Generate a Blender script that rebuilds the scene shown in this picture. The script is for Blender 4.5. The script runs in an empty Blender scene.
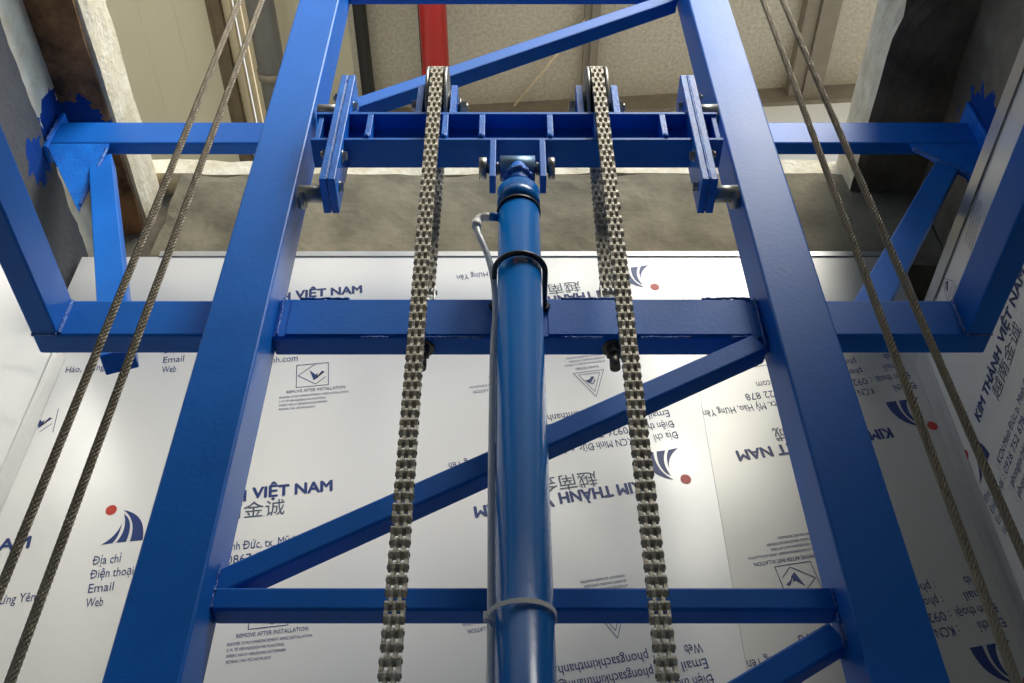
import bpy, bmesh, math, random
from mathutils import Vector, Matrix, noise
random.seed(7)
C = bpy.context.scene
COL = C.collection
Z0 = 1.5                      # eye height above the pit floor: coordinates below are measured from the eye
R = math.radians

# ------------------------------------------------------------------ materials
def lin(c):
    return tuple(((v/255)/12.92 if v/255 <= .04045 else (((v/255)+.055)/1.055)**2.4) for v in c)
def mat(name, col, rough=.5, metal=0., var=.12, nscale=8., bump=0., bscale=60., coat=0., col2=None, spec=.5,
        stretch=None, rvar=0., crough=.12, bump2=0., bscale2=1.5):
    m = bpy.data.materials.new(name); m.use_nodes = True
    N, L = m.node_tree.nodes, m.node_tree.links
    b = N['Principled BSDF']
    c = lin(col); c2 = lin(col2) if col2 else tuple(v*(1-var) for v in c)
    tc = N.new('ShaderNodeTexCoord'); mp = N.new('ShaderNodeMapping')
    L.new(tc.outputs['Object'], mp.inputs['Vector'])
    if stretch: mp.inputs['Scale'].default_value = stretch
    n = N.new('ShaderNodeTexNoise'); n.inputs['Scale'].default_value = nscale; n.inputs['Detail'].default_value = 6
    n.inputs['Roughness'].default_value = .62
    L.new(mp.outputs[0], n.inputs['Vector'])
    cr = N.new('ShaderNodeValToRGB')
    cr.color_ramp.elements[0].position = .35; cr.color_ramp.elements[1].position = .65
    cr.color_ramp.elements[0].color = (*c2, 1); cr.color_ramp.elements[1].color = (*c, 1)
    L.new(n.outputs['Fac'], cr.inputs[0]); L.new(cr.outputs[0], b.inputs['Base Color'])
    b.inputs['Roughness'].default_value = rough; b.inputs['Metallic'].default_value = metal
    b.inputs['Coat Weight'].default_value = coat; b.inputs['Coat Roughness'].default_value = crough
    b.inputs['Specular IOR Level'].default_value = spec
    if rvar:
        mr = N.new('ShaderNodeMapRange'); mr.inputs['To Min'].default_value = rough-rvar; mr.inputs['To Max'].default_value = rough+rvar
        L.new(n.outputs['Fac'], mr.inputs['Value']); L.new(mr.outputs[0], b.inputs['Roughness'])
    last = None
    for s, sc in ((bump, bscale), (bump2, bscale2)):
        if s:
            n2 = N.new('ShaderNodeTexNoise'); n2.inputs['Scale'].default_value = sc; n2.inputs['Detail'].default_value = 3 if sc > 10 else 1
            L.new(tc.outputs['Object'], n2.inputs['Vector'])
            bp = N.new('ShaderNodeBump'); bp.inputs['Strength'].default_value = s; bp.inputs['Distance'].default_value = .01 if sc > 10 else .05
            L.new(n2.outputs['Fac'], bp.inputs['Height'])
            if last: L.new(last.outputs[0], bp.inputs['Normal'])
            last = bp
    if last: L.new(last.outputs[0], b.inputs['Normal'])
    m['nz'] = n.name
    return m

BLUE = mat('blue_paint', (0, 108, 206), .45, 0, .14, 5, .05, 130, .05, rvar=.06, crough=.36, spec=.36)
BLUE2 = mat('blue_paint_scuffed', (10, 122, 222), .42, 0, .1, 14, .2, 160, .1, col2=(4, 92, 190), spec=.4)
TEAL = mat('cylinder_enamel', (0, 104, 182), .26, .0, .12, 9, .05, 60, .12, stretch=(1, 1, .2), spec=.35)
SCUFF = mat('scraped_plate_edge', (150, 170, 200), .45, .3, .3, 60, .3, 200, col2=(40, 96, 180))
WELD = mat('weld_metal', (96, 136, 196), .4, .35, .3, 90, .6, 220, col2=(20, 70, 165))
ZINC = mat('zinc_steel', (186, 184, 176), .33, .75, .25, 40, .1, 200)
STEEL = mat('chain_steel', (226, 218, 198), .45, .25, .3, 120, .2, 300, col2=(150, 142, 122))
PIN = mat('pin_steel', (120, 116, 106), .4, .8, .3, 60)
GALV = mat('sheave_steel', (172, 172, 166), .4, .7, .25, 30)
ROPE = mat('rope_steel', (158, 147, 126), .45, .45, .12, 20)
DARK = mat('black_steel', (22, 23, 26), .4, .3, .2, 30)
BLACKC = mat('black_coated_rod', (14, 15, 18), .35, 0, .2, 30, coat=.3)
HOSE = mat('clear_hose', (232, 236, 236), .25, 0, .08, 20, coat=.4)
NYLON = mat('white_nylon', (232, 230, 224), .4, 0, .08, 20)
FILM = mat('panel_film', (236, 235, 229), .27, .14, .02, .6, 0, 120, .0, spec=.6, bump2=.35, bscale2=1.3)
FILMB = mat('panel_film_shiny', (218, 218, 212), .34, .22, .02, .6, 0, 120, .0, spec=.7, bump2=.5, bscale2=1.7)
FILMC = mat('panel_film_shade', (196, 195, 187), .40, .40, .02, .6, 0, 120, .0, spec=.5, bump2=.5, bscale2=1.2)  # same film, with the dimness of the right end painted into its tone
ALU = mat('aluminium_trim', (196, 196, 192), .32, .6, .08, 10)
INK = mat('navy_print', (20, 50, 112), .45, 0, .05, 20)
INK2 = mat('grey_blue_print', (70, 84, 104), .45, 0, .08, 20)
RED = mat('red_print', (200, 60, 44), .45, 0, .2, 30)
CONC = mat('raw_concrete', (140, 130, 106), .88, 0, .3, 5, .3, 45, col2=(104, 96, 78), spec=.25)
CONCD = mat('dark_concrete', (136, 126, 108), .9, 0, .3, 4, .4, 45, col2=(92, 84, 72), spec=.2)
BROWN = mat('brown_shuttering', (176, 132, 92), .9, 0, .3, 6, .4, 40, col2=(78, 60, 44), spec=.2)
PLAS = mat('white_plaster', (236, 224, 196), .85, 0, .2, 16, .4, 60, col2=(214, 198, 164), spec=.2)
GREY = mat('grey_render', (90, 91, 92), .9, 0, .15, 5, .3, 60, spec=.2)
FOIL = mat('foil_insulation', (196, 190, 176), .40, .30, .15, 45, .35, 90, col2=(170, 163, 147), bump2=.4, bscale2=2.2)
BEIGE = mat('beige_sheet', (212, 207, 184), .6, .0, .08, 1.5, .03, 60, stretch=(1, .2, 1))
CREAM = mat('cream_steel', (220, 206, 176), .5, .1, .08, 10)
PURLIN = mat('dark_purlin', (112, 98, 78), .7, .1, .3, 10)
BLK = mat('black_purlin', (30, 29, 28), .6, .1, .2, 10)
GALVP = mat('galvanised_purlin', (138, 130, 116), .5, .4, .15, 10)
PIPEG = mat('grey_pvc', (112, 110, 106), .45, 0, .1, 10)
REDP = mat('red_pipe_paint', (206, 34, 30), .35, 0, .1, 8, coat=.3)
WHITEW = mat('white_cladding', (232, 230, 222), .6, 0, .05, 4)
FLOORM = mat('pit_floor', (46, 44, 41), .8, 0, .2, 3, .2, 40)
UPFLOOR = mat('pale_bounce_floor', (214, 206, 190), .8, 0, .1, 3)  # kept pale to throw light back up

def paint_splash(m, centres):
    """blue overspray left on the masonry round the welded beam ends (a stain with its own shape)"""
    N, L = m.node_tree.nodes, m.node_tree.links
    b = N['Principled BSDF']; src = b.inputs['Base Color'].links[0].from_socket
    geo = N.new('ShaderNodeNewGeometry')
    nz = N.new('ShaderNodeTexNoise'); nz.inputs['Scale'].default_value = 22; nz.inputs['Detail'].default_value = 4
    L.new(geo.outputs['Position'], nz.inputs['Vector'])
    acc = None
    for (c, r) in centres:
        d = N.new('ShaderNodeVectorMath'); d.operation = 'DISTANCE'
        L.new(geo.outputs['Position'], d.inputs[0]); d.inputs[1].default_value = (c[0], c[1], c[2]+Z0)
        a = N.new('ShaderNodeMath'); a.operation = 'MULTIPLY_ADD'; L.new(nz.outputs['Fac'], a.inputs[0]); a.inputs[1].default_value = .16
        L.new(d.outputs['Value'], a.inputs[2])
        lt = N.new('ShaderNodeMath'); lt.operation = 'LESS_THAN'; L.new(a.outputs[0], lt.inputs[0]); lt.inputs[1].default_value = r+.08
        if acc:
            mx = N.new('ShaderNodeMath'); mx.operation = 'MAXIMUM'; L.new(acc.outputs[0], mx.inputs[0]); L.new(lt.outputs[0], mx.inputs[1]); acc = mx
        else: acc = lt
    mix = N.new('ShaderNodeMix'); mix.data_type = 'RGBA'
    L.new(acc.outputs[0], mix.inputs['Factor']); L.new(src, mix.inputs[6]); mix.inputs[7].default_value = (*lin((6, 62, 140)), 1)
    L.new(mix.outputs[2], b.inputs['Base Color'])

# ------------------------------------------------------------------ mesh helpers
def BM(): return bmesh.new()
def box(bm, x0, x1, y0, y1, z0, z1, bev=0., mi=0, M=None):
    r = bmesh.ops.create_cube(bm, size=1)
    vs = r['verts']
    for v in vs:
        v.co = Vector(((x0+x1)/2+v.co.x*(x1-x0), (y0+y1)/2+v.co.y*(y1-y0), (z0+z1)/2+v.co.z*(z1-z0)))
    fs = list({f for v in vs for f in v.link_faces})
    for f in fs: f.material_index = mi
    if bev:
        es = list({e for v in vs for e in v.link_edges})
        rr = bmesh.ops.bevel(bm, geom=es, offset=bev, segments=2, affect='EDGES', profile=.5)
        vs = list({v for f in rr['faces'] for v in f.verts} | {v for v in vs if v.is_valid})
        for f in {f for v in vs for f in v.link_faces}: f.material_index = mi
    if M is not None:
        for v in vs: v.co = M @ v.co
    return vs
def frame(a, b, up=Vector((0, 1, 0))):
    a, b = Vector(a), Vector(b); d = (b-a).normalized()
    s = d.cross(up).normalized(); u = s.cross(d).normalized()
    M = Matrix((( s.x, u.x, d.x, a.x), (s.y, u.y, d.y, a.y), (s.z, u.z, d.z, a.z), (0, 0, 0, 1)))
    return M, (b-a).length
def bar(bm, a, b, w, h, bev=.004, up=(0, 1, 0), hollow=False):
    """square section bar from a to b: w across, h along 'up'"""
    M, l = frame(a, b, Vector(up))
    return box(bm, -w/2, w/2, -h/2, h/2, 0, l, bev, 0, M)
def cyl(bm, a, b, r, seg=24, r2=None, mi=0, smooth=True):
    up = Vector((0, 1, 0)) if abs((Vector(b)-Vector(a)).normalized().y) < .9 else Vector((1, 0, 0))
    M, l = frame(a, b, up)
    rr = bmesh.ops.create_cone(bm, cap_ends=True, segments=seg, radius1=r, radius2=r if r2 is None else r2, depth=l)
    for v in rr['verts']: v.co = M @ (v.co+Vector((0, 0, l/2)))
    for f in {f for v in rr['verts'] for f in v.link_faces}:
        f.material_index = mi
        if len(f.verts) == 4 and smooth: f.smooth = True
def tube(bm, pts, r, seg=10, rad=None):
    pts = [Vector(p) for p in pts]; rings = []
    prev = None
    for i, p in enumerate(pts):
        t = (pts[min(i+1, len(pts)-1)]-pts[max(i-1, 0)]).normalized()
        if prev is None:
            s = t.cross(Vector((0, 1, 0)) if abs(t.y) < .9 else Vector((1, 0, 0))).normalized()
        else: s = (prev-t*prev.dot(t)).normalized()
        prev = s; u = t.cross(s)
        rr = r if rad is None else rad(i)
        rings.append([bm.verts.new(p+(s*math.cos(2*math.pi*k/seg)+u*math.sin(2*math.pi*k/seg))*rr) for k in range(seg)])
    for A, B in zip(rings, rings[1:]):
        for k in range(seg):
            f = bm.faces.new((A[k], A[(k+1) % seg], B[(k+1) % seg], B[k])); f.smooth = True
    bm.faces.new(rings[0][::-1]); bm.faces.new(rings[-1])
def bez(p0, p1, p2, p3, n=16):
    p0, p1, p2, p3 = map(Vector, (p0, p1, p2, p3))
    return [(1-t)**3*p0+3*(1-t)**2*t*p1+3*(1-t)*t*t*p2+t**3*p3 for t in [i/n for i in range(n+1)]]
def hexbolt(bm, c, d, r=.012, h=.010, shank=.0, sr=.006):
    """hex head at c pointing along d, with a little washer and an optional thread end"""
    c, d = Vector(c), Vector(d).normalized()
    cyl(bm, c, c+d*.002, r*1.25, 20)
    cyl(bm, c+d*.002, c+d*(.002+h), r, 6, smooth=False)
    if shank: cyl(bm, c+d*(.002+h), c+d*(.002+h+shank), sr, 14)
def prism(bm, pts2, f, t0, t1, mi=0):
    """polygon pts2 extruded: f(u, v, t) -> world"""
    A = [bm.verts.new(f(u, v, t0)) for u, v in pts2]; B = [bm.verts.new(f(u, v, t1)) for u, v in pts2]
    n = len(A); fs = [bm.faces.new(A), bm.faces.new(B[::-1])]
    for i in range(n): fs.append(bm.faces.new((A[i], B[i], B[(i+1) % n], A[(i+1) % n])))
    for q in fs: q.material_index = mi
def weld(bm, a, b, r=.005, seed=0):
    a, b = Vector(a), Vector(b); n = max(4, int((b-a).length/.006))
    pts = [a.lerp(b, i/n)+Vector([noise.noise(Vector((i*.7+k*9, seed, 1.3)))*.0018 for k in range(3)]) for i in range(n+1)]
    tube(bm, pts, r, 8, rad=lambda i: r*(.8+.35*abs(math.sin(i*1.9+seed))+.2*noise.noise(Vector((i*.9, seed, 0)))))
def rough_box(bm, x0, x1, y0, y1, z0, z1, step=.06, amp=.008, seed=0):
    """masonry block with a lumpy surface and worn arrises"""
    vs = box(bm, x0, x1, y0, y1, z0, z1)
    dims = (x1-x0, y1-y0, z1-z0)
    for ax in range(3):
        n = min(60, int(dims[ax]/step))
        lo = (x0, y0, z0)[ax]
        for i in range(1, n):
            co = Vector((0, 0, 0)); co[ax] = lo+dims[ax]*i/n
            no = Vector((0, 0, 0)); no[ax] = 1
            bmesh.ops.bisect_plane(bm, geom=list(bm.verts)+list(bm.edges)+list(bm.faces), plane_co=co, plane_no=no)
    cx, cy, cz = (x0+x1)/2, (y0+y1)/2, (z0+z1)/2
    for v in bm.verts:
        p = v.co*6+Vector((seed*3.1, 0, 0)); d = noise.noise_vector(p)*amp+noise.noise_vector(v.co*25)*amp*.6
        on = sum((abs(v.co.x-x0) < 1e-5 or abs(v.co.x-x1) < 1e-5, abs(v.co.y-y0) < 1e-5 or abs(v.co.y-y1) < 1e-5, abs(v.co.z-z0) < 1e-5 or abs(v.co.z-z1) < 1e-5))
        if on >= 2:
            k = (.25+.9*max(0, noise.noise(v.co*9+Vector((seed, 7, 0)))))*amp*2.2
            c = Vector((cx, cy, cz))-v.co
            s = Vector(tuple((1 if q > 0 else -1)*k if abs(abs(q)-h/2) < 1e-4 else 0 for q, h in zip(c, dims)))
            d = d+s
        v.co += d

def obj(name, bm, m, parent=None, origin=None):
    """one mesh object; origin in eye coordinates"""
    o0 = Vector(origin) if origin is not None else Vector((0, 0, 0))
    if parent is not None: o0 = Vector(parent['o0']) if 'o0' in parent else o0
    bmesh.ops.recalc_face_normals(bm, faces=bm.faces)
    for v in bm.verts: v.co -= o0
    me = bpy.data.meshes.new(name); bm.to_mesh(me); bm.free()
    for q in (m if isinstance(m, (list, tuple)) else [m]): me.materials.append(q)
    o = bpy.data.objects.new(name, me); COL.objects.link(o)
    if parent is not None: o.parent = parent
    else: o.location = (o0.x, o0.y, o0.z+Z0)
    o['o0'] = tuple(o0)
    return o
def thing(name, label, cat, origin, group=None):
    o = bpy.data.objects.new(name, None); COL.objects.link(o)
    o.location = (origin[0], origin[1], origin[2]+Z0); o.empty_display_size = .05
    o['o0'] = tuple(origin); o['label'] = label; o['category'] = cat; o['kind'] = 'thing'
    if group: o['group'] = group
    return o
def tag(o, label, cat, group=None, kind='thing'):
    o['label'] = label; o['category'] = cat; o['kind'] = kind
    if group: o['group'] = group
    return o
def struct(name, bm, m, label=None, origin=None, parent=None):
    o = obj(name, bm, m, parent, origin)
    if parent is None:
        o['kind'] = 'structure'
        if label: o['label'] = label; o['category'] = name.split('_')[0]
    return o
def lab(o, s): o['label'] = s; return o

# ------------------------------------------------------------------ printed film
_tcache = {}
def text_geo(s, bold):
    key = (s, bold)
    if key in _tcache: return _tcache[key]
    cu = bpy.data.curves.new('t', 'FONT'); cu.body = s.replace('\u0110', 'D'); cu.size = 1; cu.resolution_u = 2
    o = bpy.data.objects.new('t', cu); COL.objects.link(o)
    dg = bpy.context.evaluated_depsgraph_get(); me = bpy.data.meshes.new_from_object(o.evaluated_get(dg))
    vs = [tuple(v.co) for v in me.vertices]; fs = [tuple(p.vertices) for p in me.polygons]
    bpy.data.objects.remove(o); bpy.data.curves.remove(cu); bpy.data.meshes.remove(me)
    x0 = min((v[0] for v in vs), default=0); x1 = max((v[0] for v in vs), default=1)
    _tcache[key] = (vs, fs, x0, x1); return _tcache[key]
class Print:
    """lettering laid on a wall: o = world point of local (0,0), U and V its axes, N towards the room"""
    def __init__(s, bm, o, U, V, N, tilt, clip=None):
        s.bm = bm; c, n = math.cos(R(tilt)), math.sin(R(tilt)); U, V = Vector(U), Vector(V)
        s.o = Vector(o); s.U = U*c+V*n; s.V = V*c-U*n; s.N = Vector(N)*.0007; s.clip = clip
    def w(s, u, v): return s.o+s.U*u+s.V*v+s.N
    def text(s, t, u, v, width, cap, bold=False, mi=1):
        vs, fs, x0, x1 = text_geo(t, bold); k = width/(x1-x0); h = cap/.727
        P = [s.w(u+(a-x0)*k, v+b*h) for a, b, _ in vs]
        if s.clip and not all(s.clip(p) for p in P): return
        e = cap*.05
        for q_, (du, dv) in enumerate(((0, 0), (e, 0), (-e, 0), (0, e*.8), (0, -e*.8)) if bold else ((0, 0),)):
            off = s.U*du+s.V*dv+s.N*.08*q_
            V = [s.bm.verts.new(p+off) for p in P]
            for f in fs:
                try: q = s.bm.faces.new([V[i] for i in f]); q.material_index = mi
                except ValueError: pass
        # the bar of the crossed D
        for i, chh in enumerate(t):
            if chh == '\u0110':
                a0 = text_geo(t[:i].replace('\u0110', 'D')+'|', False)[3]-.12 if i else x0
                P0 = u+(a0-x0)*k
                s.line((P0-cap*.10, v+cap*.52), (P0+cap*.34, v+cap*.52), cap*.11, mi)
    def poly(s, pts, mi=1):
        P = [s.w(u, v) for u, v in pts]
        if s.clip and not all(s.clip(p) for p in P): return
        q = s.bm.faces.new([s.bm.verts.new(p) for p in P]); q.material_index = mi
    def line(s, a, b, t=.0016, mi=1):
        a, b = Vector(a), Vector(b); n = (b-a).normalized(); n = Vector((-n.y, n.x))*t/2
        s.poly([a+n, b+n, b-n, a-n], mi)
    def strip(s, A, B, mi=1):
        for i in range(len(A)-1): s.poly([A[i], A[i+1], B[i+1], B[i]], mi)
def arc(p0, p1, p2, n=10):
    p0, p1, p2 = Vector(p0), Vector(p1), Vector(p2)
    return [(1-t)**2*p0+2*(1-t)*t*p1+t*t*p2 for t in [i/n for i in range(n+1)]]
def logo(P):
    s = .092
    q = lambda a: [Vector((p.x*s, p.y*s)) for p in a]
    # three sails springing from the top, with a red disc at their tip
    P.strip(q(arc((.0, .0), (.36, .22), (.43, .62))), q(arc((.27, .02), (.42, .2), (.43, .62))))
    P.strip(q(arc((.36, .02), (.60, .42), (.44, .88))), q(arc((.60, .02), (.74, .62), (.44, .88))))
    P.strip(q(arc((.69, .02), (.80, .64), (.42, 1.0))), q(arc((1.0, .02), (1.02, .80), (.42, 1.0))))
    c = Vector((.10, 1.04)); P.poly([((c.x+.14*math.cos(a*math.pi/9))*s, (c.y+.155*math.sin(a*math.pi/9))*s) for a in range(18)], 3)
def unit(P, parts='lktaeip'):
    if 'l' in parts: logo(P)
    if 'k' in parts: P.text('KIM THÀNH', .120, .083, .198, .033, True); P.text('VIỆT NAM', .334, .088, .186, .033, True)
    if 'n' in parts: P.text('NAM', .418, .090, .102, .033, True)
    if 't' in parts: P.text('越南金诚', .218, .037, .192, .036, False, 2)
    if 'a' in parts:
        for i, (a, w) in enumerate((('Địa chỉ', .060), ('Điện thoại', .092), ('Email', .054), ('Web', .037))):
            P.text(a, -.010, -.052-.036*i, w, .024)
    if 'e' in parts:
        for i, (a, w) in enumerate(((': KCN Minh Đức, p. Minh Đức, tx. Mỹ Hào, Hưng Yên', .490), (': 0926 752 678 - 0867 222 878', .36),
                                    (': phongsachkimthanh@gmail.com', .315), (': phongsachkimthanh.com', .262))):
            P.text(a, .094, -.052-.036*i, w*.955, .024)
    if 'y' in parts: P.text('Hào, Hưng Yên', .420, -.052, .140, .024)
    if 'i' in parts:
        x, y, w, h = .342, -.257, .083, .080
        for a, b in (((x, y), (x+w, y)), ((x+w, y), (x+w, y+h)), ((x+w, y+h), (x, y+h)), ((x, y+h), (x, y)),
                     ((x+.050, y+h), (x+.004, y+.042)), ((x+.004, y+.042), (x+.050, y+.006)), ((x+.050, y+.006), (x+.076, y+.030))):
            P.line(a, b, .0018)
        P.poly([(x+.034, y+.058), (x+.050, y+.040), (x+.056, y+.046), (x+.054, y+.034), (x+.074, y+.048), (x+.066, y+.052), (x+.056, y+.030), (x+.045, y+.020)])
        P.text('REMOVE AFTER INSTALLATION', .318, -.275, .150, .0105)
        for i, (a, w) in enumerate((('ENLEVER LE FILM IMMEDIATEMENT APRES INSTALLATION', .176), ('S. M. TE VERWIJDEREN NA PLAATSING', .118),
                                    ('DIREKT NACH VERLEGUNG ENTFERNEN', .122), ('RETIRAR UNA VEZ INSTALADO', .092))):
            P.text(a, .300, -.291-.0135*i, w, .0072)
    if 'p' in parts:
        x, y = .118, -.290
        for k in (0, .008):
            a, b, c = (x+k*1.6, y+k), (x+.082-k*1.6, y+k), (x+.041, y+.090-k*2.2)
            for p, q in ((a, b), (b, c), (c, a)): P.line(p, q, .0014)
        P.strip([Vector((x+.030, y+.022)), Vector((x+.040, y+.036)), Vector((x+.050, y+.040))], [Vector((x+.036, y+.018)), Vector((x+.046, y+.028)), Vector((x+.056, y+.030))])
        P.line((x+.030, y+.030), (x+.038, y+.044), .003); P.line((x+.040, y+.046), (x+.048, y+.036), .003)
        P.text('SHARP EDGES', x+.010, y-.018, .062, .0085)
        for i, w in enumerate((.11, .095, .10)):
            P.text(('ATTENTION AUX BORDS COUPANTS', 'SCHERPE RANDEN OPPASSEN', 'VORSICHT SCHARFE KANTEN')[i], x-.012, y-.034-.0125*i, w, .0068)

# ------------------------------------------------------------------ the shaft walls
YW, XL, XR, ZB = 2.0, -1.216, 1.094, 2.352
bm = BM()
g = .004
for (a, b, mi) in ((XL-.05, -.03-g/2, 0), (-.03+g/2, .4835, 4), (.4842, XR+.05, 5)):  # right strip split off to carry the painted-in darker tone
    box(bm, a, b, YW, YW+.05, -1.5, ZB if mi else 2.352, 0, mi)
    for f in bm.faces: pass
# the left sheet is notched at its top corner beside the dark masonry
clipb = lambda p: XL+.003 < p.x < XR-.003 and p.z < ZB-.004
for (o, fl, t, parts) in (((-.931, YW, 1.348), 0, 7.2, 'lktaeip'), ((-.931, YW, 2.043), 0, 7.2, 'lktaeip'), ((-.931, YW, .653), 0, 7.2, 'lktaeip'),
                          ((-1.597, YW, 1.186), 0, 7.2, 'ny'), ((-1.597, YW, 1.881), 0, 7.2, 'nyi'), ((-1.597, YW, .49), 0, 7.2, 'nyi'),
                          ((.408, YW, 1.630), 1, 10, 'lktaeip'), ((.400, YW, 2.316), 1, 10, 'lktyip'), ((.414, YW, .946), 1, 10, 'lktaeip'),
                          ((1.045, YW, 1.797), 1, 10, 'lktaeip'), ((1.048, YW, 1.111), 1, 10, 'lktaeip')):
    s = -1 if fl else 1
    unit(Print(bm, o, (s, 0, 0), (0, 0, s), (0, -1, 0), t, clipb), parts)
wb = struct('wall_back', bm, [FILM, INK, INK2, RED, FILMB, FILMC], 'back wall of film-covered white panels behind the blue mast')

bm = BM()
box(bm, XR, XR+.05, -1.4, YW+.05, -1.5, 2.005, 0)
clipr = lambda p: p.z < 1.998 and p.y < YW-.01
for (o, t, parts) in (((XR, 1.964, 1.49), 11, 'lktaeip'), ((XR, 1.964, 2.18), 11, 'eip'), ((XR, 1.964, .80), 11, 'lktaeip'), ((XR, 1.26, 1.49), 11, 'lktaeip'),
                      ((XR, 1.26, .80), 11, 'lktaeip')):
    unit(Print(bm, o, (0, -1, 0), (0, 0, 1), (-1, 0, 0), t, clipr), parts)
struct('wall_right', bm, [FILM, INK, INK2, RED], 'right side wall of printed white panels')
bm = BM(); box(bm, XL-.05, XL, -1.4, YW+.05, -1.5, 2.03, 0)
box(bm, XL-.001, XL+.0015, -.9, -.894, -1.5, 2.03)
struct('wall_left', bm, FILM, 'plain left side wall of white panels')
bm = BM(); box(bm, XL-.05, XR+.05, -1.45, -1.4, .78, 2.72, 0); box(bm, XL-.05, -1.0, -1.45, -1.4, -1.5, .78, 0); box(bm, .9, XR+.05, -1.45, -1.4, -1.5, .78, 0)  # wall and opening added out of view to shape light in the shaft
struct('wall_front_added', bm, CONCD, 'unseen front wall behind the viewer, added to block low light, with an opening added to let sky light in')
bm = BM(); box(bm, -4.5, 4.5, -6, 5, -1.56, -1.5, 0)
struct('floor', bm, FLOORM, 'pit floor')

# corner angles and cap strips
def angle(x, sx):
    bm = BM(); w = .028
    box(bm, min(x, x+sx*w), max(x, x+sx*w), YW-.003, YW-.0005, -1.5, 2.0, .0008)
    box(bm, min(x+sx*.0005, x+sx*.003), max(x+sx*.0005, x+sx*.003), YW-w, YW-.001, -1.5, 2.0, .0008)
    return bm
struct('trim_1', angle(XL, 1), ALU, 'aluminium corner angle at the left back corner')
struct('trim_2', angle(XR, -1), ALU, 'aluminium corner angle at the right back corner')
bm = BM(); box(bm, -1.04, XR+.03, YW-.004, YW+.03, ZB, ZB+.022, .001)
struct('trim_3', bm, ALU, 'metal cap strip along the top of the back wall panels')
bm = BM(); box(bm, XR-.004, XR+.05, -1.4, YW, 2.005, 2.027, .001); box(bm, XR-.006, XR-.004, -1.4, YW, 1.985, 2.027)
struct('trim_4', bm, ALU, 'metal cap strip along the top of the right wall panels')
bm = BM(); box(bm, XL-.05, XL+.003, -1.4, YW, 2.03, 2.046, .001)
struct('trim_5', bm, ALU, 'metal cap strip along the top of the left wall panels')

# masonry above the panels
ZT = 2.90
paint_splash(GREY, [((-1.287, 1.66, 2.36), .07)])
paint_splash(PLAS, [((-1.30, 1.67, 2.53), .10)])
paint_splash(BROWN, [((-1.26, 1.72, 2.606), .09)])
bm = BM(); rough_box(bm, -1.09, 1.30, 2.03, 2.30, 2.352, 2.815, .05, .006, 1)
struct('wall_concrete_back', bm, CONC, 'raw concrete beam above the back wall panels')
bm = BM(); rough_box(bm, -1.6, 1.6, 2.034, 4.6, 2.815, ZT, .06, .006, 2)
struct('floor_slab_back', bm, PLAS, 'pale edge of the upper floor slab at the back')
bm = BM(); box(bm, -1.40, -1.05, 2.12, 2.30, 1.5, 2.82, .01)
struct('wall_concrete_corner', bm, CONCD, 'dark brown masonry in the back left corner')
# left: recess wall (grey render low, pale plaster high), slab with brown soffit and pale edge
bm = BM(); rough_box(bm, -1.55, -1.300, -1.4, 2.34, 2.0, 2.72, .08, .003, 3)
struct('wall_plaster_left', bm, PLAS, 'pale plastered masonry above the left panels')
bm = BM()
n = 140; edge = [(-1.4+3.6*i/n, 2.430+.014*noise.noise(Vector((i*.35, 2, 0)))+.008*noise.noise(Vector((i*1.3, 5, 0)))) for i in range(n+1)]
for i in range(n):
    (y0, e0), (y1, e1) = edge[i], edge[i+1]
    A = [Vector((-1.287, y0, 1.9)), Vector((-1.287, y1, 1.9)), Vector((-1.287, y1, e1)), Vector((-1.287, y0, e0))]
    B = [p+Vector((-.012, 0, 0)) for p in A]
    a = [bm.verts.new(p) for p in A]; b = [bm.verts.new(p) for p in B]
    bm.faces.new(a); bm.faces.new(b[::-1]); bm.faces.new((a[3], a[2], b[2], b[3])); bm.faces.new((a[0], b[0], b[1], a[1]))
bmesh.ops.remove_doubles(bm, verts=bm.verts, dist=1e-5)
struct('wall_render_left', bm, GREY, 'grey cement render with a ragged upper edge on the left')
bm = BM(); rough_box(bm, -1.50, -1.170, -1.4, 2.32, 2.606, 2.76, .05, .003, 4)
struct('beam_left', bm, BROWN, 'brown stained soffit beam on the left')
bm = BM(); rough_box(bm, -1.60, -1.157, -1.4, 2.3, 2.618, 2.80, .04, .0035, 5)
struct('floor_slab_left', bm, PLAS, 'pale slab edge on the left')
bm = BM(); box(bm, -9, -1.58, -9, 5, 2.65, 2.79)  # wide pale floor added to bounce sunlight onto the ceiling
struct('floor_bounce_left', bm, UPFLOOR, 'unseen upper floor beside the shaft, left, added to bounce light to the roof')
# right
bm = BM(); rough_box(bm, 1.30, 1.6, -1.4, 2.34, 1.9, 2.75, .07, .006, 6)
struct('wall_concrete_right', bm, CONCD, 'dark rendered masonry above the right panels')
paint_splash(CONCD, [((1.30, 1.66, 2.47), .13)])
bm = BM(); box(bm, XR+.04, 1.34, -1.4, 2.1, 1.94, 1.99)
struct('trim_6', bm, CONCD, 'ledge behind the right wall panels')
bm = BM(); rough_box(bm, 1.079, 1.62, -1.4, 2.3, 2.711, ZT, .035, .005, 7)
for v in bm.verts:                                   # broken lump on the arris
    d = (v.co-Vector((1.08, 1.42, 2.74))).length
    if d < .12: v.co += Vector((.35, 0, .30))*max(0, .12-d)*(.6+.5*noise.noise(v.co*30))
for f in bm.faces:
    if f.calc_center_median().x < 1.10 and f.calc_center_median().z > 2.725: f.material_index = 1
struct('floor_slab_right', bm, [CONCD, PLAS], 'broken concrete slab edge on the right')
bm = BM(); box(bm, 1.6, 9, -9, 5, 2.75, ZT-.01)  # right half of the added bounce floor
struct('floor_bounce_right', bm, UPFLOOR, 'unseen upper floor beside the shaft, right, added to bounce light to the roof')

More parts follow.
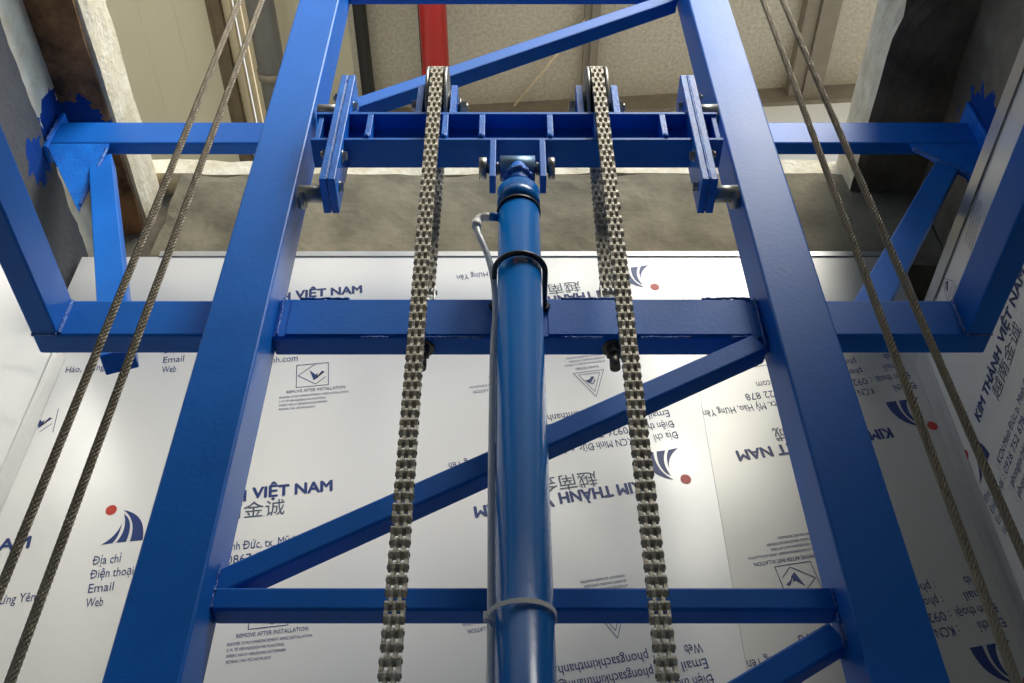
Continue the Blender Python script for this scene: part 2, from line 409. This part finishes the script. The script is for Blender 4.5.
bm = BM(); rough_box(bm, -1.6, 1.62, -1.6, .22, 2.72, ZT, .09, .004, 9)  # unseen slab added to keep light off the lower mast
struct('floor_slab_added', bm, PLAS, 'unseen slab over the shaft front, added to shade the lower rails')
# ------------------------------------------------------------------ roof far above
ZR = 6.0
bm = BM(); n = 26
box(bm, -1.02, 5, .3, 4.3, ZR, ZR+.06)
struct('ceiling', bm, FOIL, 'foil faced insulation under the hall roof')
bm = BM(); box(bm, -2.52, -1.84, .3, 5.4, ZR-.01, ZR+.05)
for k in range(1, 3): box(bm, -2.52+.22*k-.001, -2.52+.22*k+.001, .3, 5.4, ZR-.0115, ZR-.009)
struct('ceiling_sheet', bm, BEIGE, 'smooth beige ceiling sheet at the upper left')
bm = BM(); box(bm, -5, -2.50, .3, 5.4, ZR+.0, ZR+.06); box(bm, -1.50, -1.0, .3, 5.4, ZR+.05, ZR+.1)
struct('ceiling_side', bm, BEIGE, 'beige ceiling beside the roof purlins')
def far_wall(name, a, b, z0, z1, m, label):
    bm = BM(); M, l = frame((a[0], a[1], z0), (b[0], b[1], z0), Vector((0, 0, 1)))
    box(bm, -.02, .02, 0, z1-z0, 0, l, 0, 0, M); return struct(name, bm, m, label)
far_wall('wall_far', (-1.35, 3.90), (5, 3.50), 2.9, 5.83, WHITEW, 'white cladding of the far wall under the roof')
far_wall('trim_7', (-1.35, 3.87), (5, 3.47), 5.83, 6.02, GALVP, 'grey flashing along the top of the far wall')
bm = BM(); box(bm, -5, -1.5, 5.3, 5.36, 2.9, ZR)
struct('wall_far_left', bm, BEIGE, 'far wall at the left')

def purlin(x0, x1, z0, z1, m, name, label, ribs=0, y1=4.2):
    bm = BM()
    w = x1-x0
    box(bm, x0, x0+w*.42, .3, y1, z0+.03, z1, .002); box(bm, x0+w*.42, x1, .3, y1, z0, z1, .002)
    o = obj(name, bm, m, origin=((x0+x1)/2, .3, z0)); return tag(o, label, 'purlin', None, 'structure')
purlin(-1.85, -1.755, 5.86, ZR-.0, PURLIN, 'roof_purlin', 'dark brown roof member beside the beige ceiling sheet', 0, 5.2)
def ribbed(name, xs, label):
    bm = BM()
    for (a, b, z) in xs: box(bm, a, b, .3, 5.2, z, z+.05, .006)
    o = obj(name, bm, CREAM, origin=(xs[0][0], .3, 5.9)); return tag(o, label, 'gutter', None, 'structure')
ribbed('roof_gutter', ((-1.755, -1.70, 5.90), (-1.69, -1.655, 5.93), (-1.64, -1.605, 5.90), (-1.595, -1.50, 5.95)), 'cream ribbed metal gutter strip beside the grey pipe')
purlin(-.964, -.898, 5.85, ZR, BLK, 'roof_purlin', 'black roof member left of the red pipe', 0, 4.0)
purlin(-.57, -.54, 5.84, ZR, BLK, 'roof_purlin', 'thin black roof strip touching the red pipe', 0, 3.9)
purlin(.448, .538, 5.88, ZR, GALVP, 'roof_purlin', 'grey roof purlin behind the right chain sheave', 1, 3.8)
purlin(1.78, 1.98, 5.86, ZR, GALVP, 'roof_purlin', 'broad grey roof purlin behind the right hand wire ropes', 1, 3.75)
bm = BM(); cyl(bm, (.013, 3.75, 5.93), (.62, 2.90, 5.93), .009, 8)
tag(obj('brace_rod', bm, CREAM, origin=(-.1, 3.72, 5.93)), 'thin slanting brace rod under the foil roof', 'rod')
t = thing('drain_pipe', 'fat grey pipe under the roof at the upper left', 'pipe', (-1.50, .3, 5.80))
bm = BM(); cyl(bm, (-1.50, .3, 5.82), (-1.50, 5.0, 5.82), .085, 32); obj('pipe_run', bm, PIPEG, t)
bm = BM(); cyl(bm, (-1.50, 3.41, 5.82), (-1.50, 3.47, 5.82), .093, 32); lab(obj('collar', bm, GALVP, t), 'pale collar clamp')
t = thing('red_pipe', 'red pipe under the roof, ending behind the left chain sheave', 'pipe', (-.42, .3, 5.5))
bm = BM(); cyl(bm, (-.457, .3, 5.60), (-.457, 3.28, 5.60), .081, 36); obj('pipe_run', bm, REDP, t)
bm = BM(); cyl(bm, (-.457, 3.28, 5.60), (-.457, 3.31, 5.60), .084, 36); obj('end_cap', bm, REDP, t)
bm = BM(); box(bm, -.455, -.435, 2.9, 2.92, 5.67, 6.0); lab(obj('hanger', bm, GALVP, t), 'steel pipe hanger')

# ------------------------------------------------------------------ mast frame
mast = thing('mast_frame', 'tall blue welded steel lift mast with two box rails and slanted braces', 'mast', (0, 1.3, -1.5))
def xl(z): return -.4742-.0108*(z-.634)/1.83
def xr(z): return .510-.016*(z-.634)/1.83
for s, fx in (('left', xl), ('right', xr)):
    bm = BM(); a, b = -1.498, 3.6
    bar(bm, (fx(a), 1.30, a), (fx(b), 1.30, b), .101, .10, .004, (0, 1, 0))
    lab(obj('rail', bm, BLUE, mast), '%s box rail' % s)
def rung(z0, z1, y0=1.305, y1=1.345, ext=0):
    bm = BM(); box(bm, xl(z0)+.050, xr(z0)-.050, y0, y1, z0, z1, .004)
    return obj('crossbar', bm, BLUE, mast)
rung(.7715, .8085); rung(2.623, 2.663); rung(.17, .208)
lab(rung(1.320, 1.422, 1.310, 1.356), 'deep crossbar carrying the chain ends')
def brace(p, slope, x0=None, x1=None):
    f = lambda x: (x, 1.326, p[1]+slope*(x-p[0]))
    bm = BM(); bar(bm, f(x0), f(x1), .0405, .040, .004, (0, 1, 0)); obj('brace', bm, BLUE, mast)
brace((-.1835, .954), .5677, -.430, .440)
brace((.0947, 2.378), .658, -.437, .425)
brace((.391, .702), .58, -.30, .452)
for i, (a, b) in enumerate((((-.419, 1.308, 1.322), (-.421, 1.308, 1.420)), ((.448, 1.308, 1.322), (.447, 1.308, 1.420)),
                            ((-.424, 1.304, .773), (-.424, 1.304, .806)), ((.457, 1.304, .773), (.457, 1.304, .806)),
                            ((-.424, 1.304, .80), (-.424, 1.304, .845)), ((.446, 1.304, 1.29), (.446, 1.304, 1.335)),
                            ((.455, 1.304, .715), (.455, 1.304, .765)), ((-.16, 1.309, 1.319), (-.05, 1.309, 1.319)), ((.23, 1.309, 1.319), (.32, 1.309, 1.319)),
                            ((-.30, 1.3085, 1.4205), (-.39, 1.3085, 1.4205)), ((.09, 1.3085, 1.4205), (.21, 1.3085, 1.4205)), ((.35, 1.3085, 1.4205), (.44, 1.3085, 1.4205)),
                            ((.09, 1.309, 1.319), (.16, 1.309, 1.319)), ((.39, 1.309, 1.319), (.44, 1.309, 1.319)), ((-.22, 1.309, 1.319), (-.27, 1.309, 1.319)))):
    bm = BM(); weld(bm, a, b, .0022, i); obj('weld_bead', bm, WELD, mast)
# welded-on cover strips of the deep crossbar
for (a, b) in ((-.405, -.03), (.065, .43)):
    bm = BM(); box(bm, a, b, 1.3075, 1.311, 1.326, 1.4165, .001); obj('cover_plate', bm, BLUE, mast)

# ------------------------------------------------------------------ brackets that carry the mast
for s, side in ((-1, 'left'), (1, 'right')):
    t = thing('support_bracket', 'blue box-section bracket on the %s side, turning from the wall beam towards the viewer' % side, 'bracket',
              (s*.84, 1.31, 1.326), 'blue side brackets of the mast')
    xi = (xl(1.37)-.0515) if s < 0 else (xr(1.37)+.0515)
    bm = BM()
    # mitred L: crossbar and arm
    z0, z1 = 1.326, 1.418; xo, xa = s*.857, s*.811
    box(bm, min(xi, xo), max(xi, xo), 1.310, 1.357, z0, z1, .004)
    obj('crossbar', bm, BLUE, t)
    bm = BM(); box(bm, min(xa, xo), max(xa, xo), -.3, 1.3095, z0, z1, .004)
    obj('side_arm', bm, BLUE, t)
    bm = BM(); weld(bm, (xa-s*.001, 1.3085, z0+.004), (xa-s*.001, 1.3085, z1-.004), .0042, 3+s)
    weld(bm, (xa, 1.3085, z0), (xo, 1.3085, z0), .003, 8+s)
    lab(obj('weld_bead', bm, WELD, t), 'silvery weld')
tb = thing('tie_beam', 'long blue box beam spanning the shaft between both masonry sides', 'beam', (0, 1.65, 2.424))
bm = BM(); box(bm, -1.275, 1.296, 1.65, 1.69, 2.424, 2.528, .005); obj('beam', bm, BLUE, tb)
bm = BM(); box(bm, -1.2865, -1.274, 1.645, 1.70, 2.40, 2.57, .003); lab(obj('end_plate', bm, BLUE2, tb), 'left end plate')
bm = BM(); box(bm, 1.285, 1.298, 1.61, 1.74, 2.38, 2.57, .004); lab(obj('end_plate', bm, BLUE2, tb), 'right end plate')
for s, x0, x1, zz in ((-1, -1.284, -1.11, 2.13), (1, 1.295, 1.10, 2.17)):
    bm = BM(); prism(bm, [(x0, 2.424), (x1, 2.424), (x1, 2.40), (x1-s*.0, zz), (x1-s*.004, zz-.01)] if s < 0 else [(x0, 2.424), (x1, 2.424), (x1, 2.40), (x0, zz)], lambda u, v, t: Vector((u, t, v)), 1.652, 1.660)
    obj('gusset', bm, BLUE2, tb)
    bm = BM(); weld(bm, (x0, 1.648, 2.43), (x0, 1.648, 2.53), .006, 5); obj('weld_bead', bm, WELD, tb)
    bm = BM(); weld(bm, (x1, 1.651, 2.40), (x1 if s < 0 else x0, 1.651, zz+.02), .004, 9)
    obj('weld_bead', bm, WELD, tb)
for s, a, b in ((-1, (-.745, 1.43, 1.375), (-1.130, 1.690, 2.385)), (1, (.665, 1.385, 1.43), (1.200, 1.690, 2.375))):
    bm = BM(); vs = bar(bm, a, b, .062, .045, .003, (0, 1, 0))
    tag(obj('diagonal_strut', bm, BLUE, origin=a), 'short blue diagonal strut under the %s end of the long tie beam' % ('left' if s < 0 else 'right'), 'strut', 'diagonal struts')

# ------------------------------------------------------------------ crosshead carriage
ch = thing('crosshead', 'blue moving crosshead beam with guide plates that carries the two chain sheaves', 'crosshead', (.012, 1.2, 1.773))
XA, XB, T, Bz = -.338, .363, 1.876, 1.773
bm = BM()
def chan(bm, a, b):
    box(bm, a, b, 1.20, 1.268, T-.009, T, .0015); box(bm, a, b, 1.20, 1.268, Bz, Bz+.009, .0015)
    box(bm, a, b, 1.236, 1.268, Bz+.009, T-.009, 0)
chan(bm, XA, XB); obj('channel_beam', bm, BLUE, ch)
bm = BM(); chan(bm, -.406, -.3695); obj('channel_end', bm, BLUE, ch)
bm = BM(); chan(bm, .3945, .426); obj('channel_end', bm, BLUE, ch)
for x in (-.293, -.1375, -.0614, .078, .1745, .311):
    bm = BM(); box(bm, x-.006, x+.006, 1.2005, 1.237, Bz+.008, T-.008, .001)
    weld(bm, (x, 1.202, Bz+.010), (x, 1.202, Bz+.018), .006, x); obj('stiffener', bm, BLUE2, ch)
for x in (-.395, .418):
    bm = BM(); box(bm, x-.005, x+.005, 1.205, 1.237, Bz+.008, T-.008, .001); obj('stiffener', bm, BLUE, ch)
for (a, b) in ((-.369, -.3545), (-.3525, -.338), (.363, .3775), (.3795, .394)):
    bm = BM(); box(bm, a, b, 1.19, 1.272, 1.627, 2.006, .002); obj('guide_plate', bm, BLUE2, ch)
for x in (-.3535, .3785):
    bm = BM(); box(bm, x-.0009, x+.0009, 1.1885, 1.268, 1.63, 2.003); lab(obj('shim', bm, SCUFF, ch), 'bare metal shim between the guide plates')
for s, xin, xout in ((-1, -.338, -.369), (1, .363, .394)):
    for (y, z) in ((1.222, 1.93), (1.212, 1.735), (1.235, 1.665)):
        bm = BM(); hexbolt(bm, (xin, y, z), (-s, 0, 0), .0095, .007); lab(obj('bolt', bm, ZINC, ch), 'zinc bolt head')
    for (y, z) in ((1.215, 1.955), (1.215, 1.745)):
        bm = BM(); hexbolt(bm, (xout, y, z), (s, 0, 0), .0095, .008, .004); lab(obj('bolt', bm, ZINC, ch), 'zinc bolt head')
    for z in (1.672, 1.965):
        bm = BM(); rx = -.4215 if s < 0 else .4465
        cyl(bm, (xout, 1.258, z), (rx, 1.258, z), .0175, 28); cyl(bm, (rx-s*.012, 1.266, z), (rx+s*.001, 1.266, z), .024, 28)
        lab(obj('guide_roller', bm, GALV, ch), 'steel guide roller bearing against the rail')
for x in (-.1966, -.1245, .1455, .2215):
    bm = BM(); prism(bm, [(1.212, T-.002), (1.30, T-.002), (1.30, 1.965), (1.285, 2.005), (1.262, 2.018), (1.232, 2.016), (1.212, 2.000)],
                     lambda u, v, t: Vector((t, u, v)), x-.0065, x+.0065)
    weld(bm, (x-.006, 1.211, T), (x+.006, 1.211, T), .003, x*9)
    obj('sheave_lug', bm, BLUE2, ch)
for x in (-.038, .0606):
    bm = BM(); box(bm, x-.0062, x+.0062, 1.20, 1.242, 1.651, Bz+.003, .0015); obj('clevis_plate', bm, BLUE, ch)
bm = BM(); cyl(bm, (-.064, 1.223, 1.708), (.084, 1.223, 1.708), .0095, 20)
for a, b in ((-.065, -.050), (.0715, .0845)): cyl(bm, (a, 1.223, 1.708), (b, 1.223, 1.708), .0225, 28)
for a, b in ((-.0318, -.0255), (.0475, .0545)): cyl(bm, (a, 1.223, 1.708), (b, 1.223, 1.708), .0135, 20)
lab(obj('clevis_pin', bm, ZINC, ch), 'round steel clevis pin')

# sheaves
AX, AZ, RS = 1.255, 1.979, .080
XS = (-.1605, .182)
for i, x in enumerate(XS):
    t = thing('chain_sheave', 'steel flanged chain sheave on the crosshead, the %s of the pair' % ('left' if i == 0 else 'right'), 'sheave', (x, AX, AZ-.09), 'chain sheaves')
    for s in (-1, 1):
        bm = BM(); cyl(bm, (x+s*.0165, AX, AZ), (x+s*.0225, AX, AZ), .0875, 64)
        cyl(bm, (x+s*.0225, AX, AZ), (x+s*.0255, AX, AZ), .035, 32)
        obj('flange', bm, GALV, t)
    bm = BM(); cyl(bm, (x-.0165, AX, AZ), (x+.0165, AX, AZ), RS-.0085, 64); lab(obj('hub', bm, DARK, t), 'dark greasy hub')
    bm = BM(); cyl(bm, (x-.047, AX, AZ), (x+.052, AX, AZ), .010, 20)
    hexbolt(bm, (x-.0445, AX, AZ), (-1, 0, 0), .017, .011); hexbolt(bm, (x+.0475, AX, AZ), (1, 0, 0), .016, .011, .004, .009)
    lab(obj('axle_bolt', bm, ZINC, t), 'zinc axle bolt')

# ------------------------------------------------------------------ leaf chains
PITCH, HW, PT = .01905, .0133, .0049
def plate(bm, xc, r=.0062, hgt=.0, n=7):
    h = .0080
    pts = []
    for k in range(n+1): a = -math.pi/2-math.pi*k/n; pts.append((r*math.cos(a), h*math.sin(a)))
    pts.append((PITCH*.5, h*.78))
    for k in range(n+1): a = math.pi/2-math.pi*k/n; pts.append((PITCH+r*math.cos(a), h*math.sin(a)))
    pts.append((PITCH*.5, -h*.78))
    prism(bm, pts, lambda u, v, t: Vector((t, v, u)), xc-PT/2, xc+PT/2)
def link_mesh(kind):
    bm = BM(); st = .00532
    for p in ((-2, 0, 2) if kind == 0 else (-1, 1)): plate(bm, p*st)
    if kind == 0:
        for t in (0, PITCH): cyl(bm, (-HW-.0012, 0, t), (HW+.0012, 0, t), .0030, 10, mi=1)
    else:
        pass
    bmesh.ops.recalc_face_normals(bm, faces=bm.faces)
    me = bpy.data.meshes.new('chain_link'); bm.to_mesh(me); bm.free()
    me.materials.append(STEEL); me.materials.append(PIN); return me
LM = [link_mesh(0), link_mesh(1)]
YF, YR = AX-RS, AX+RS
def path(s, i):
    """point at arclength s from the bottom of the front run at z=.45"""
    z0 = -.5; L1 = AZ-z0; L2 = math.pi*RS
    xb, xt = ((-.1460, XS[0]), (.1875, XS[1]))[i]
    if s < L1: z = z0+s; return Vector((xb+(xt-xb)*min(1, max(0, (z-.45)/(AZ-.45))), YF, z))
    if s < L1+L2: a = math.pi-(s-L1)/RS; return Vector((xt, AX+RS*math.cos(a), AZ+RS*math.sin(a)))
    return Vector((xt, YR, AZ-(s-L1-L2)))
ZEND = 1.462
total = (AZ+.5)+math.pi*RS+(AZ-ZEND)
for i in range(2):
    t = thing('leaf_chain', 'greasy steel leaf chain hanging over the %s sheave' % ('left' if i == 0 else 'right'), 'chain', path(.95, i), 'lifting chains')
    o0 = Vector(t['o0']); n = int(total/PITCH)
    rest = BM(); first = int(.95/PITCH)
    for k in range(n):
        a, b = path(k*PITCH, i), path((k+1)*PITCH, i)
        d = (b-a).normalized(); X = Vector((1, 0, 0)); X = (X-d*X.dot(d)).normalized(); Y = d.cross(X)
        M = Matrix(((X.x, Y.x, d.x, a.x), (X.y, Y.y, d.y, a.y), (X.z, Y.z, d.z, a.z), (0, 0, 0, 1)))
        if first <= k < first+100:
            o = bpy.data.objects.new('chain_link', LM[k % 2]); COL.objects.link(o); o.parent = t
            M.translation = a-o0; o.matrix_local = M
        else:
            m2 = LM[k % 2].copy(); m2.transform(M); rest.from_mesh(m2); bpy.data.meshes.remove(m2)
    o = obj('chain_run', rest, [STEEL, PIN], t); o['kind'] = 'stuff'
    # clevis and threaded anchor through the deep crossbar
    x = XS[i]; bm = BM()
    box(bm, x-.0165, x-.0115, YR-.009, YR+.009, 1.436, 1.478, .002); box(bm, x+.0115, x+.0165, YR-.009, YR+.009, 1.436, 1.478, .002)
    cyl(bm, (x-.019, YR, 1.466), (x+.019, YR, 1.466), .0045, 14); cyl(bm, (x, YR, 1.4235), (x, YR, 1.444), .014, 24)
    lab(obj('end_clevis', bm, ZINC, t), 'round steel end clevis')
    bm = BM(); cyl(bm, (x, YR, 1.3195), (x, YR, 1.316), .021, 28); cyl(bm, (x, YR, 1.316), (x, YR, 1.300), .0145, 6, smooth=False)
    cyl(bm, (x, YR, 1.300), (x, YR, 1.268), .0095, 18)
    lab(obj('anchor_nut', bm, PIN, t), 'nut and thread end under the crossbar')

# ------------------------------------------------------------------ hydraulic cylinder
CX, CY, CR = .0125, 1.222, .0388
hc = thing('hydraulic_cylinder', 'long blue hydraulic cylinder standing upright between the two chains', 'hydraulic cylinder', (.018, CY, -1.5))
def cx(z): return .0125+.0048*(1.66-z)/1.1
bm = BM(); cyl(bm, (cx(-1.498), CY, -1.498), (cx(1.565), CY, 1.565), CR, 72); obj('barrel', bm, TEAL, hc)
bm = BM(); cyl(bm, (CX, CY, 1.568), (CX, CY, 1.624), CR+.0022, 72); cyl(bm, (CX, CY, 1.624), (CX, CY, 1.628), CR+.002, 72, CR-.003)
obj('gland_cap', bm, TEAL, hc)
bm = BM(); cyl(bm, (CX, CY, 1.563), (CX, CY, 1.569), CR+.0028, 72); lab(obj('seal_ring', bm, BLACKC, hc), 'black seal ring')
bm = BM(); cyl(bm, (CX, CY, 1.627), (CX, CY, 1.70), .0235, 48); obj('rod', bm, BLUE2, hc)
bm = BM(); pts = [(CX+.0255*math.cos(a), CY+.0255*math.sin(a), 1.672+.004*math.sin(3*a)) for a in [2*math.pi*k/40 for k in range(41)]]
tube(bm, pts, .0065, 8, rad=lambda i: .0058+.0016*math.sin(i*2.1)); lab(obj('weld_bead', bm, WELD, hc), 'silvery ring weld')
bm = BM(); cyl(bm, (CX-.0360, 1.223, 1.708), (CX+.0330, 1.223, 1.708), .0255, 48); lab(obj('rod_eye', bm, mat('eye_paint', (120, 156, 190), .4, .4, .2, 20), hc), 'pale worn rod eye')
bm = BM(); cyl(bm, (cx(1.54)-CR+.004, CY-.006, 1.545), (cx(1.54)-CR-.016, CY-.006, 1.545), .0085, 20); obj('port', bm, TEAL, hc)

# drain hose with elbow
hx = -.0285
t = thing('air_hose', 'clear white hose with a white elbow beside the cylinder top', 'hose', (hx, 1.24, -1.4))
e = Vector((cx(1.54)-CR-.016, CY-.006, 1.545))
bm = BM(); cyl(bm, e+Vector((.004, 0, 0)), e+Vector((-.014, 0, 0)), .0078, 18)
tube(bm, bez(e+Vector((-.008, 0, 0)), e+Vector((-.020, 0, 0)), e+Vector((-.024, 0, -.004)), e+Vector((-.024, 0, -.022)), 10), .0072, 14)
cyl(bm, e+Vector((-.024, 0, -.014)), e+Vector((-.024, 0, -.030)), .0088, 18)
lab(obj('elbow', bm, NYLON, t), 'white plastic elbow fitting')
bm = BM()
pts = bez(e+Vector((-.024, 0, -.028)), e+Vector((-.022, .0, -.07)), (hx+.002, 1.235, 1.46), (hx, 1.250, 1.30), 20)
pts += [Vector((hx+.003*math.sin(z*4), 1.250, z)) for z in [1.25-.05*k for k in range(54)]]
tube(bm, pts, .0058, 12); obj('hose', bm, HOSE, t)
bm = BM()
tube(bm, [Vector((-.027+.002*math.sin(z*6+1), 1.262, z)) for z in [1.35-.05*k for k in range(56)]], .0045, 10)
tag(obj('control_cable', bm, BLACKC, origin=(-.027, 1.262, -1.4)), 'thin black cable running down behind the cylinder beside the hose', 'cable')

# U-bolt that holds the barrel to the deep crossbar
bm = BM(); zc = 1.395; cc = cx(zc); ru = CR+.0062
pts = [(cc-ru, 1.318, zc), (cc-ru, 1.28, zc)]+[(cc+ru*math.cos(a), CY+ru*math.sin(a), zc) for a in [math.pi+math.pi*k/28 for k in range(29)]]+[(cc+ru, 1.28, zc), (cc+ru, 1.318, zc)]
tube(bm, pts, .0052, 12)
t = thing('u_bolt', 'black U-bolt round the cylinder, bolted to the deep crossbar', 'clamp', (cc, 1.3, zc))
obj('bow', bm, BLACKC, t)
for s in (-1, 1):
    bm = BM(); cyl(bm, (cc+s*ru, 1.309, zc), (cc+s*ru, 1.300, zc), .011, 6, smooth=False); obj('nut', bm, DARK, t)
# cable tie
bm = BM(); zc = .712; cc = cx(zc); ru = CR+.0016
ring = [(a, Vector((cc+ru*math.cos(a)*(1.0 if math.cos(a) > 0 else 1.16), CY+ru*math.sin(a), 0))) for a in [2*math.pi*k/64 for k in range(64)]]
prev = None; first = None
for a, p in ring+[ring[0]]:
    o_ = p+(p-Vector((cc, CY, 0))).normalized()*.0018
    q = [bm.verts.new(Vector((v.x, v.y, zc+h))) for v, h in ((p, -.0035), (o_, -.0035), (o_, .0035), (p, .0035))]
    if prev:
        for k in range(4): bm.faces.new((prev[k], prev[(k+1) % 4], q[(k+1) % 4], q[k]))
    prev = q
t = thing('cable_tie', 'white cable tie cinched round the lower cylinder', 'cable tie', (cc, CY, zc))
obj('strap', bm, NYLON, t)
bm = BM(); box(bm, cc-ru*1.16-.0075, cc-ru*1.16+.001, CY-.006, CY+.004, zc-.006, zc+.006, .0012); obj('tie_head', bm, NYLON, t)

# ------------------------------------------------------------------ wire ropes
def rope(xa, xb, y, label):
    bm = BM(); rr = .0058; seg = 32; prev = None; z = -1.2; lay = .050
    while z < 3.9:
        x = xa+(xb-xa)*(z-.5)/1.5; ring = []
        for k in range(seg):
            a = 2*math.pi*k/seg; w = a-2*math.pi*z/lay
            r = rr*(.62+.40*abs(math.cos(3*w))**.8)
            ring.append(bm.verts.new((x+r*math.cos(a), y+r*math.sin(a), z)))
        if prev:
            for k in range(seg): f = bm.faces.new((prev[k], prev[(k+1) % seg], ring[(k+1) % seg], ring[k]))
        else: bm.faces.new(ring[::-1])
        prev = ring; z += .0040
    bm.faces.new(prev)
    tag(obj('wire_rope', bm, ROPE, origin=(xa, y, -1.2)), label, 'wire rope', 'suspension ropes')
rope(-.5605, -.5475, 1.0, 'twisted steel wire rope, outermost on the left, nearer the left wall')
rope(-.5125, -.5025, 1.0, 'twisted steel wire rope between the outer left rope and the left rail')
rope(.5150, .5045, 1.0, 'twisted steel wire rope crossing close to the right rail')
rope(.5780, .5430, 1.0, 'twisted steel wire rope, outermost on the right, nearer the right wall')

# ------------------------------------------------------------------ light: open sky behind the viewer, above the shaft mouth
W = bpy.data.worlds.new('sky'); C.world = W; W.use_nodes = True
N, L = W.node_tree.nodes, W.node_tree.links
bg = N['Background']; tc = N.new('ShaderNodeTexCoord')
nz = N.new('ShaderNodeTexNoise'); nz.inputs['Scale'].default_value = 2.6; nz.inputs['Detail'].default_value = 3
L.new(tc.outputs['Generated'], nz.inputs['Vector'])
sx = N.new('ShaderNodeSeparateXYZ'); L.new(tc.outputs['Generated'], sx.inputs[0])
# blue sky low down, grey cloud band, bright warm cloud high up; nothing below the horizon
cr = N.new('ShaderNodeValToRGB'); e = cr.color_ramp.elements
stops = ((0.0, (.02, .02, .02)), (.49, (.03, .03, .03)), (.51, (1.0, 1.4, 2.0)), (.66, (.80, 1.15, 1.6)), (.75, (.75, 1.0, 1.4)), (.79, (.55, .56, .58)), (.83, (.62, .60, .56)), (.89, (.98, 1.0, 1.0)), (1.0, (1.0, 1.03, 1.05)))
e[0].position, e[0].color = stops[0][0], (*stops[0][1], 1); e[1].position, e[1].color = stops[-1][0], (*stops[-1][1], 1)
for p, c in stops[1:-1]:
    q = e.new(p); q.color = (*c, 1)
ma = N.new('ShaderNodeMath'); ma.operation = 'MULTIPLY_ADD'; L.new(sx.outputs['Z'], ma.inputs[0]); ma.inputs[1].default_value = .5; ma.inputs[2].default_value = .5
mb = N.new('ShaderNodeMath'); mb.operation = 'MULTIPLY_ADD'; L.new(nz.outputs['Fac'], mb.inputs[0]); mb.inputs[1].default_value = .10; mb.inputs[2].default_value = -.05
gt = N.new('ShaderNodeMath'); gt.operation = 'GREATER_THAN'; L.new(sx.outputs['Z'], gt.inputs[0]); gt.inputs[1].default_value = .15
mc = N.new('ShaderNodeMath'); mc.operation = 'MULTIPLY_ADD'; L.new(mb.outputs[0], mc.inputs[0]); L.new(gt.outputs[0], mc.inputs[1]); L.new(ma.outputs[0], mc.inputs[2])
L.new(mc.outputs[0], cr.inputs[0])
mr = N.new('ShaderNodeMapRange'); mr.inputs['From Min'].default_value = -.6; mr.inputs['From Max'].default_value = .7
mr.inputs['To Min'].default_value = .5; mr.inputs['To Max'].default_value = 1.7
L.new(sx.outputs['X'], mr.inputs['Value'])
L.new(cr.outputs[0], bg.inputs['Color']); L.new(mr.outputs[0], bg.inputs['Strength'])
sun = bpy.data.lights.new('sun', 'SUN'); sun.energy = 4.9; sun.angle = R(36); sun.color = (1, .97, .91)
so = bpy.data.objects.new('sun', sun); COL.objects.link(so); so.location = (3, -3, 9)
so.rotation_euler = Vector((.41, -.51, .77)).to_track_quat('Z', 'Y').to_euler()

# ------------------------------------------------------------------ camera
cam = bpy.data.cameras.new('camera'); co = bpy.data.objects.new('camera', cam); COL.objects.link(co)
co.location = (0, 0, Z0); co.rotation_euler = (R(135), 0, 0)
cam.sensor_width = 36; cam.lens = 36*1045/1024; cam.clip_start = .02
C.camera = co
C.view_settings.view_transform = 'Standard'; C.view_settings.look = 'None'
C.view_settings.gamma = 1; C.view_settings.use_curve_mapping = False
C.view_settings.exposure = 0.22
for o in bpy.data.objects:
    if 'o0' in o: del o['o0']
